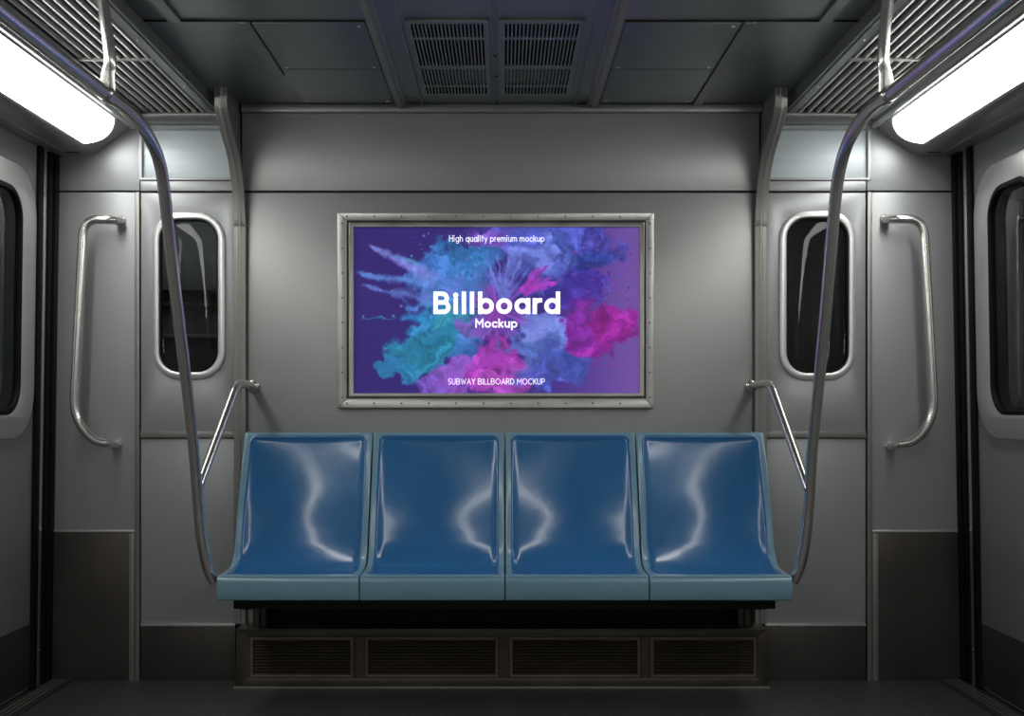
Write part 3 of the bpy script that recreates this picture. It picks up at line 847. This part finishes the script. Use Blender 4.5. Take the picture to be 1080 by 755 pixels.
box('end_plate', HX1 - .003, HX1 + .004, YF + .01, D - .012, .001, HZ, M['box'], hb)
box('foot_bead', HX0 - .01, HX1 + .01, YF - .008, YF + .004, 0.0, .008, M['strip'], hb)
for a, b in PAN:
    xa, xb = W(a, 0, YF)[0], W(b, 0, YF)[0]
    pf = plate('louvre_panel', [rrect(xa + .001, xb - .001, pz0 + .001, pz1 - .001, .002), rrect(xa + .013, xb - .013, pz0 + .012, pz1 - .012, .002)], .010, lambda x, y, h: Vector((x, YF + .010 - h, y)), M['louver'], hb, .001)
    bm = bmesh.new(); n = 11
    for k in range(n):
        z = pz0 + .012 + (k + .5) * (pz1 - pz0 - .024) / n
        h = (pz1 - pz0 - .024) / n
        sec = [(YF + .004, z - h * .42), (YF + .002, z - h * .3), (YF + .026, z + h * .35), (YF + .028, z + h * .25)]
        v0 = [bm.verts.new((xa + .012, y_, z_)) for y_, z_ in sec]; v1 = [bm.verts.new((xb - .012, y_, z_)) for y_, z_ in sec]
        for q in range(4): bm.faces.new((v0[q], v0[(q + 1) % 4], v1[(q + 1) % 4], v1[q]))
        bm.faces.new(v0); bm.faces.new(v1)
    bm_link('louvres', bm, M['louver'], pf)

sb = empty('seat_support', (0, 4.0, .3))
tag(sb, 'black steel beam and brackets carrying the row of blue seats', 'bench frame')
box('beam', W(246, 0, 3.80)[0], W(818, 0, 3.80)[0], 3.80, 3.86, .345, .385, M['beam'], sb, .003)
box('back_beam', -.94, .93, 4.02, 4.08, .32, .385, M['beam'], sb, .003)
for x in (-.90, -.30, .31, .90):
    box('bracket', x - .02, x + .02, 3.84, D - .012, .335, .385, M['beam'], sb, .003)
for x in (-.925, -.90, .89, .915):
    box('stub_leg', x - .011, x + .011, 4.10, 4.15, HZ + .0035, .336, M['box'], sb, .003)
box('back_plate', -.955, .95, 4.172, 4.188, HZ + .004, .40, M['beam'], sb, .002)

PROF = catmull([(3.716, .466), (3.724, .4725), (3.78, .4745), (3.85, .477), (3.90, .485), (3.932, .505), (3.952, .54), (3.972, .60), (4.0, .68), (4.045, .79), (4.085, .885), (4.110, .945), (4.122, .953)], 8)
PY = np.array([p.x for p in PROF]); PZ = np.array([p.y for p in PROF])
# arc length of the profile
PS = np.concatenate([[0], np.cumsum(np.hypot(np.diff(PY), np.diff(PZ)))]); PL = PS[-1]
def seat_point(cx, hw, u, v, rim=False):
    """u -1..1 across, v 0 (front) .. 1 (top of the back)"""
    s = v * PL
    y = np.interp(s, PS, PY); z = np.interp(s, PS, PZ)
    e = .006
    ty = np.interp(min(PL, s + e), PS, PY) - np.interp(max(0, s - e), PS, PY); tz = np.interp(min(PL, s + e), PS, PZ) - np.interp(max(0, s - e), PS, PZ)
    l = math.hypot(ty, tz); ty /= l; tz /= l
    n = (tz, -ty)     # points to the back / down, away from the sitter
    # depth of the bowl
    dx = (1 - abs(u)) * hw; de = min(dx, s, PL - s)
    rimw = RIMW
    def sst(a): a = max(0, min(1, a)); return a * a * (3 - 2 * a)
    de_x = max(0, dx - rimw); de_s = max(0, min(s - .016, PL - s - rimw))
    # step right inside the rim, then a broad body-shaped bowl
    fw = .016 + .022 * math.exp(-(s / .30) ** 2); kx = sst(de_x / fw); ks = sst(de_s / .02); step = (.008 + .006 * math.exp(-(s / .30) ** 2)) * kx * ks
    bx = 1 - abs(u) ** 2
    wt = min(1, max(0, PL - s - rimw) / .24); wf = min(1, max(0, s - .016) / .13); wv = wt * (2 - wt) * (wf * wf * (3 - 2 * wf))
    seatfold = math.exp(-((s - .30) / .13) ** 2)
    tb = min(1, max(0, (s - .08) / (PL - rimw - .08))); bowl_ = (.004 * wf + .058 * math.sin(math.pi * tb ** .92) * sst(tb / .35)) * bx
    # thigh hollows in the pan
    th = .006 * math.exp(-((s - .12) / .06) ** 2) * (math.cos(u * math.pi * 2.0) * -.5 + .5) * (1 if abs(u) < 1 else 0) * ks
    # slight lumbar swell
    lum = -.006 * math.exp(-((s - .46) / .09) ** 2) * bx
    d = step + bowl_ + th + lum * wv
    return Vector((cx + u * hw, y + n[0] * d, z + n[1] * d))
RIMW = .020

def rr_uv(hw, inset_side, inset_front, inset_top, r, N):
    """boundary points of a rounded rectangle in (u, s/PL); N per side, starting bottom left, going round"""
    x0, x1 = -hw + inset_side, hw - inset_side; s0, s1 = inset_front, PL - inset_top
    return x0, x1, s0, s1, r

def make_seat(cx, hw, label):
    t = empty('bucket_seat', (cx, 3.95, .385))
    tag(t, label, 'seat', 'row of four blue moulded seats')
    NU, NV = 44, 96
    x0, x1, s0, s1 = -hw + RIMW, hw - RIMW, .018, PL - RIMW
    def inner_pt(i, j):
        """grid with rounded corners: coons style pull of the corners"""
        a = i / NU * 2 - 1; b = j / NV * 2 - 1
        x = (x0 + x1) / 2 + a * (x1 - x0) / 2; s = (s0 + s1) / 2 + b * (s1 - s0) / 2
        # clamp into the rounded rectangle
        hx, hs = (x1 - x0) / 2, (s1 - s0) / 2
        rc = .028 if b > 0 else .045
        dx, ds = abs(a) * hx - (hx - rc), abs(b) * hs - (hs - rc)
        if dx > 0 and ds > 0:
            m_ = max(dx, ds); l = math.hypot(dx, ds)
            k = m_ / l
            x = (x0 + x1) / 2 + math.copysign(hx - rc + dx * k, a); s = (s0 + s1) / 2 + math.copysign(hs - rc + ds * k, b)
        return x, s
    bm = bmesh.new(); grid = []
    for j in range(NV + 1):
        row = []
        for i in range(NU + 1):
            x, s = inner_pt(i, j); row.append(bm.verts.new(seat_point(cx, hw, x / hw, s / PL)))
        grid.append(row)
    for j in range(NV):
        for i in range(NU): bm.faces.new((grid[j][i], grid[j][i + 1], grid[j + 1][i + 1], grid[j + 1][i]))
    sh = bm_link('seat_shell', bm, M['seat'], t, smooth=True)
    sh_me = sh.data
    md = sh.modifiers.new('shell', 'SOLIDIFY'); md.thickness = .005; md.offset = 1 if True else -1
    # rim: from the inner boundary out to the edge, then rolled back
    bnd = [(i, 0) for i in range(NU)] + [(NU, j) for j in range(NV)] + [(i, NV) for i in range(NU, 0, -1)] + [(0, j) for j in range(NV, 0, -1)]
    rco = .016
    def outer_uv(i, j):
        a = i / NU * 2 - 1; b = j / NV * 2 - 1
        x = a * hw; s = PL / 2 + b * PL / 2
        hx, hs = hw, PL / 2
        dx, ds = abs(x) - (hx - rco), abs(s - PL / 2) - (hs - rco)
        if dx > 0 and ds > 0 and b > 0:
            m_ = max(dx, ds); k = m_ / math.hypot(dx, ds)
            x = math.copysign(hx - rco + dx * k, a); s = PL / 2 + math.copysign(hs - rco + ds * k, b)
        return x, s
    def pn(s):
        e = .006
        ty = np.interp(min(PL, s + e), PS, PY) - np.interp(max(0, s - e), PS, PY); tz = np.interp(min(PL, s + e), PS, PZ) - np.interp(max(0, s - e), PS, PZ)
        l = math.hypot(ty, tz); return Vector((0, tz / l, -ty / l))
    bm = bmesh.new(); rings = []
    steps = [0, .12, .5, .78]
    for q in steps:
        ring = []
        for i, j in bnd:
            xi, si = inner_pt(i, j); xo, so = outer_uv(i, j)
            x = xi + (xo - xi) * q; s = si + (so - si) * q
            p = seat_point(cx, hw, x / hw, s / PL)
            ring.append(bm.verts.new(p))
        rings.append(ring)
    # rounding and skirt
    for q, back, grow in ((.93, .0015, 0), (1.0, .006, 0), (1.0, .028, 0)):
        ring = []
        for i, j in bnd:
            xi, si = inner_pt(i, j); xo, so = outer_uv(i, j)
            x = xi + (xo - xi) * q; s = si + (so - si) * q
            y = float(np.interp(s, PS, PY)); z = float(np.interp(s, PS, PZ))
            n_ = pn(s)
            ring.append(bm.verts.new(Vector((cx + x, y, z)) + n_ * back))
        rings.append(ring)
    K = len(bnd)
    for a, b in zip(rings[:-1], rings[1:]):
        for k in range(K): bm.faces.new((a[k], a[(k + 1) % K], b[(k + 1) % K], b[k]))
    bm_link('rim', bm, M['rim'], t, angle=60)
    # front panel: fascia under the front edge
    bm = bmesh.new()
    yf = 3.714
    prof = [(3.760, .4735), (3.728, .4725), (yf + .006, .470), (yf, .463), (yf - .001, .452), (yf, .396), (yf + .003, .391), (yf + .010, .389), (yf + .06, .389), (yf + .06, .455)]
    e = .0012
    v0 = [bm.verts.new((cx - hw, y, z - e)) for y, z in prof]; v1 = [bm.verts.new((cx + hw, y, z - e)) for y, z in prof]
    m_ = len(prof)
    for q in range(m_): bm.faces.new((v0[q], v0[(q + 1) % m_], v1[(q + 1) % m_], v1[q]))
    bm.faces.new(v0); bm.faces.new(v1)
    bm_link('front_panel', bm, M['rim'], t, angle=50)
    # underside pan
    box('under_pan', cx - hw + .01, cx + hw - .01, 3.775, 4.05, .388, .41, M['beam'], t, .003)
    return t
edges = [-.974, -.489, .0055, .495, .981]
labs = ['blue moulded plastic seat at the left end of the row, beside the left pole',
        'blue moulded plastic seat second from the left, under the left half of the poster',
        'blue moulded plastic seat third from the left, under the right half of the poster',
        'blue moulded plastic seat at the right end of the row, beside the right pole']
for k in range(4):
    make_seat((edges[k] + edges[k + 1]) / 2, (edges[k + 1] - edges[k]) / 2 - .0022, labs[k])

# ------------------------------------------------------------------ poles, armrests, grab handles
def fromsight(px, py, Y): return Vector(((px - CX) * Y / F, Y, CZ + (CY - py) * Y / F))
RP = .0185
LP = [(112.6, 99.4, 2.87), (132.5, 114.3, 3.014), (149, 132.5, 3.144), (162, 154, 3.245), (169.5, 177, 3.312), (174, 208, 3.36), (178.5, 250, 3.415), (187.3, 327, 3.50), (195.5, 395, 3.58), (204, 470, 3.655), (208.5, 525, 3.70), (212.5, 565, 3.725), (217.5, 592, 3.745), (222, 606, 3.76), (226.5, 613, 3.77)]
RPX = [(936, 101), (919, 114), (905, 131.5), (894.5, 150), (887.5, 171), (882.5, 198), (877.5, 250), (871, 327), (864.5, 395), (857, 470), (853.5, 525), (850, 565), (845, 592), (841, 604), (836.5, 613)]
def pole(s):
    side = 'left' if s < 0 else 'right'
    t = empty('grab_pole', ((-1.0 if s < 0 else 1.0), 3.75, .45))
    tag(t, 'curved steel grab pole bending from the ceiling rail down to the %s end seat' % side, 'grab pole', 'curved poles at both ends of the seats')
    if s < 0: pts = [fromsight(*p) for p in LP]
    else: pts = [fromsight(q[0], q[1], p[2] * 1.0) for p, q in zip(LP, RPX)]
    J = pts[0]
    bm = bmesh.new(); sweep(bm, catmull(pts, 8), RP, n=24)
    bm_link('pole', bm, M['steel'], t, angle=40)
    # overhead rail, towards the photographer and beyond
    xr = J.x
    bm = bmesh.new(); sweep(bm, [J + Vector((0, .02, 0)), J + Vector((0, -.3, .0)), Vector((xr, YB + .02, J.z))], RP * 1.02, n=24)
    bm_link('overhead_rail', bm, M['steel'], t, angle=40)
    # coupling
    d = (pts[1] - pts[0]).normalized()
    bm = bmesh.new(); sweep(bm, [J - d * .024, J - d * .021, J + d * .018, J + d * .021], [RP * 1.10, RP * 1.26, RP * 1.26, RP * 1.10], n=24)
    bm_link('coupling', bm, M['steel'], t, angle=40)
    # hanger: bent tube flattened at its foot
    kx = (116 if s < 0 else 931.5); tx = (108.7 if s < 0 else 936)
    k1 = fromsight(kx, 58, 2.865); k2 = fromsight(tx, 2, 2.86); k3 = Vector((k2.x, 2.855, HG + .002))
    foot = J + Vector((0, .002, RP * .5)); mid = foot.lerp(k1, .5)
    P = catmull([foot, mid, k1, k2, k3], 8); n = len(P)
    rings = []
    bm = bmesh.new()
    for i, p in enumerate(P):
        f = max(0, 1 - i / (n * .45)); wx_, wy_ = .0155 + .006 * f, .0155 - .009 * f
        rings.append([bm.verts.new(p + Vector((math.cos(a) * wx_, math.sin(a) * wy_, 0))) for a in [2 * math.pi * k / 20 for k in range(20)]])
    for a, b in zip(rings[:-1], rings[1:]):
        for k in range(20): bm.faces.new((a[k], a[(k + 1) % 20], b[(k + 1) % 20], b[k]))
    bm.faces.new(rings[0]); bm.faces.new(rings[-1])
    bm_link('hanger', bm, M['steel'], t, angle=40)
    # other hangers along the rail
    for y in (1.5, 0.0, -1.5, -3.0, -4.5):
        bm = bmesh.new(); sweep(bm, [(xr, y, J.z), (xr - s * -.01, y, (J.z + HG) / 2), (xr, y, HG + .002)], .014, n=16)
        bm_link('hanger', bm, M['steel'], t, angle=40)
    # armrest branch
    A = [fromsight(267, 407, 4.188), fromsight(250.5, 403.5, 3.985), fromsight(208.5, 516, 3.70)] if s < 0 else \
        [fromsight(792.5, 407, 4.188), fromsight(812.5, 403.5, 3.985), fromsight(852.5, 516, 3.69)]
    bm = bmesh.new(); sweep(bm, fillet(A, .05, 10), .0160, n=20)
    bm_link('armrest', bm, M['steel'], t, angle=40)
    bm = bmesh.new(); a = A[0]; sweep(bm, [a + Vector((0, .001, 0)), a + Vector((0, -.008, 0)), a + Vector((0, -.012, 0))], [.023, .023, .018], n=24)
    bm_link('wall_flange', bm, M['steel'], t, angle=40)
for s in (-1, 1): pole(s)

def handle(s):
    side = 'left' if s < 0 else 'right'
    if s < 0: P = [(128, 233, 4.188), (120, 232, 4.10), (88, 231, 4.085), (77.5, 438, 4.07), (96, 464, 4.08), (114, 468.5, 4.10), (124, 469, 4.188)]
    else: P = [(933, 231.5, 4.188), (942, 231, 4.10), (974, 231, 4.085), (985.5, 438, 4.07), (968, 464, 4.08), (949, 469.5, 4.10), (938, 471, 4.188)]
    Q = [fromsight(*p) for p in P]
    t = empty('grab_rail', Q[0]); 
    tag(t, 'bent steel grab handle on the %s side panel between window and side door' % side, 'grab bar', 'bent grab bars on the end panels')
    bm = bmesh.new(); sweep(bm, fillet(Q, [.03, .075, .07, .05, .04], 10), .0165, n=20)
    bm_link('bar', bm, M['steel'], t, angle=40)
    for q in (Q[0], Q[-1]):
        bm = bmesh.new(); sweep(bm, [q + Vector((0, .001, 0)), q + Vector((0, -.007, 0)), q + Vector((0, -.010, 0))], [.0195, .0195, .017], n=24)
        bm_link('flange', bm, M['steel'], t, angle=40)
for s in (-1, 1): handle(s)
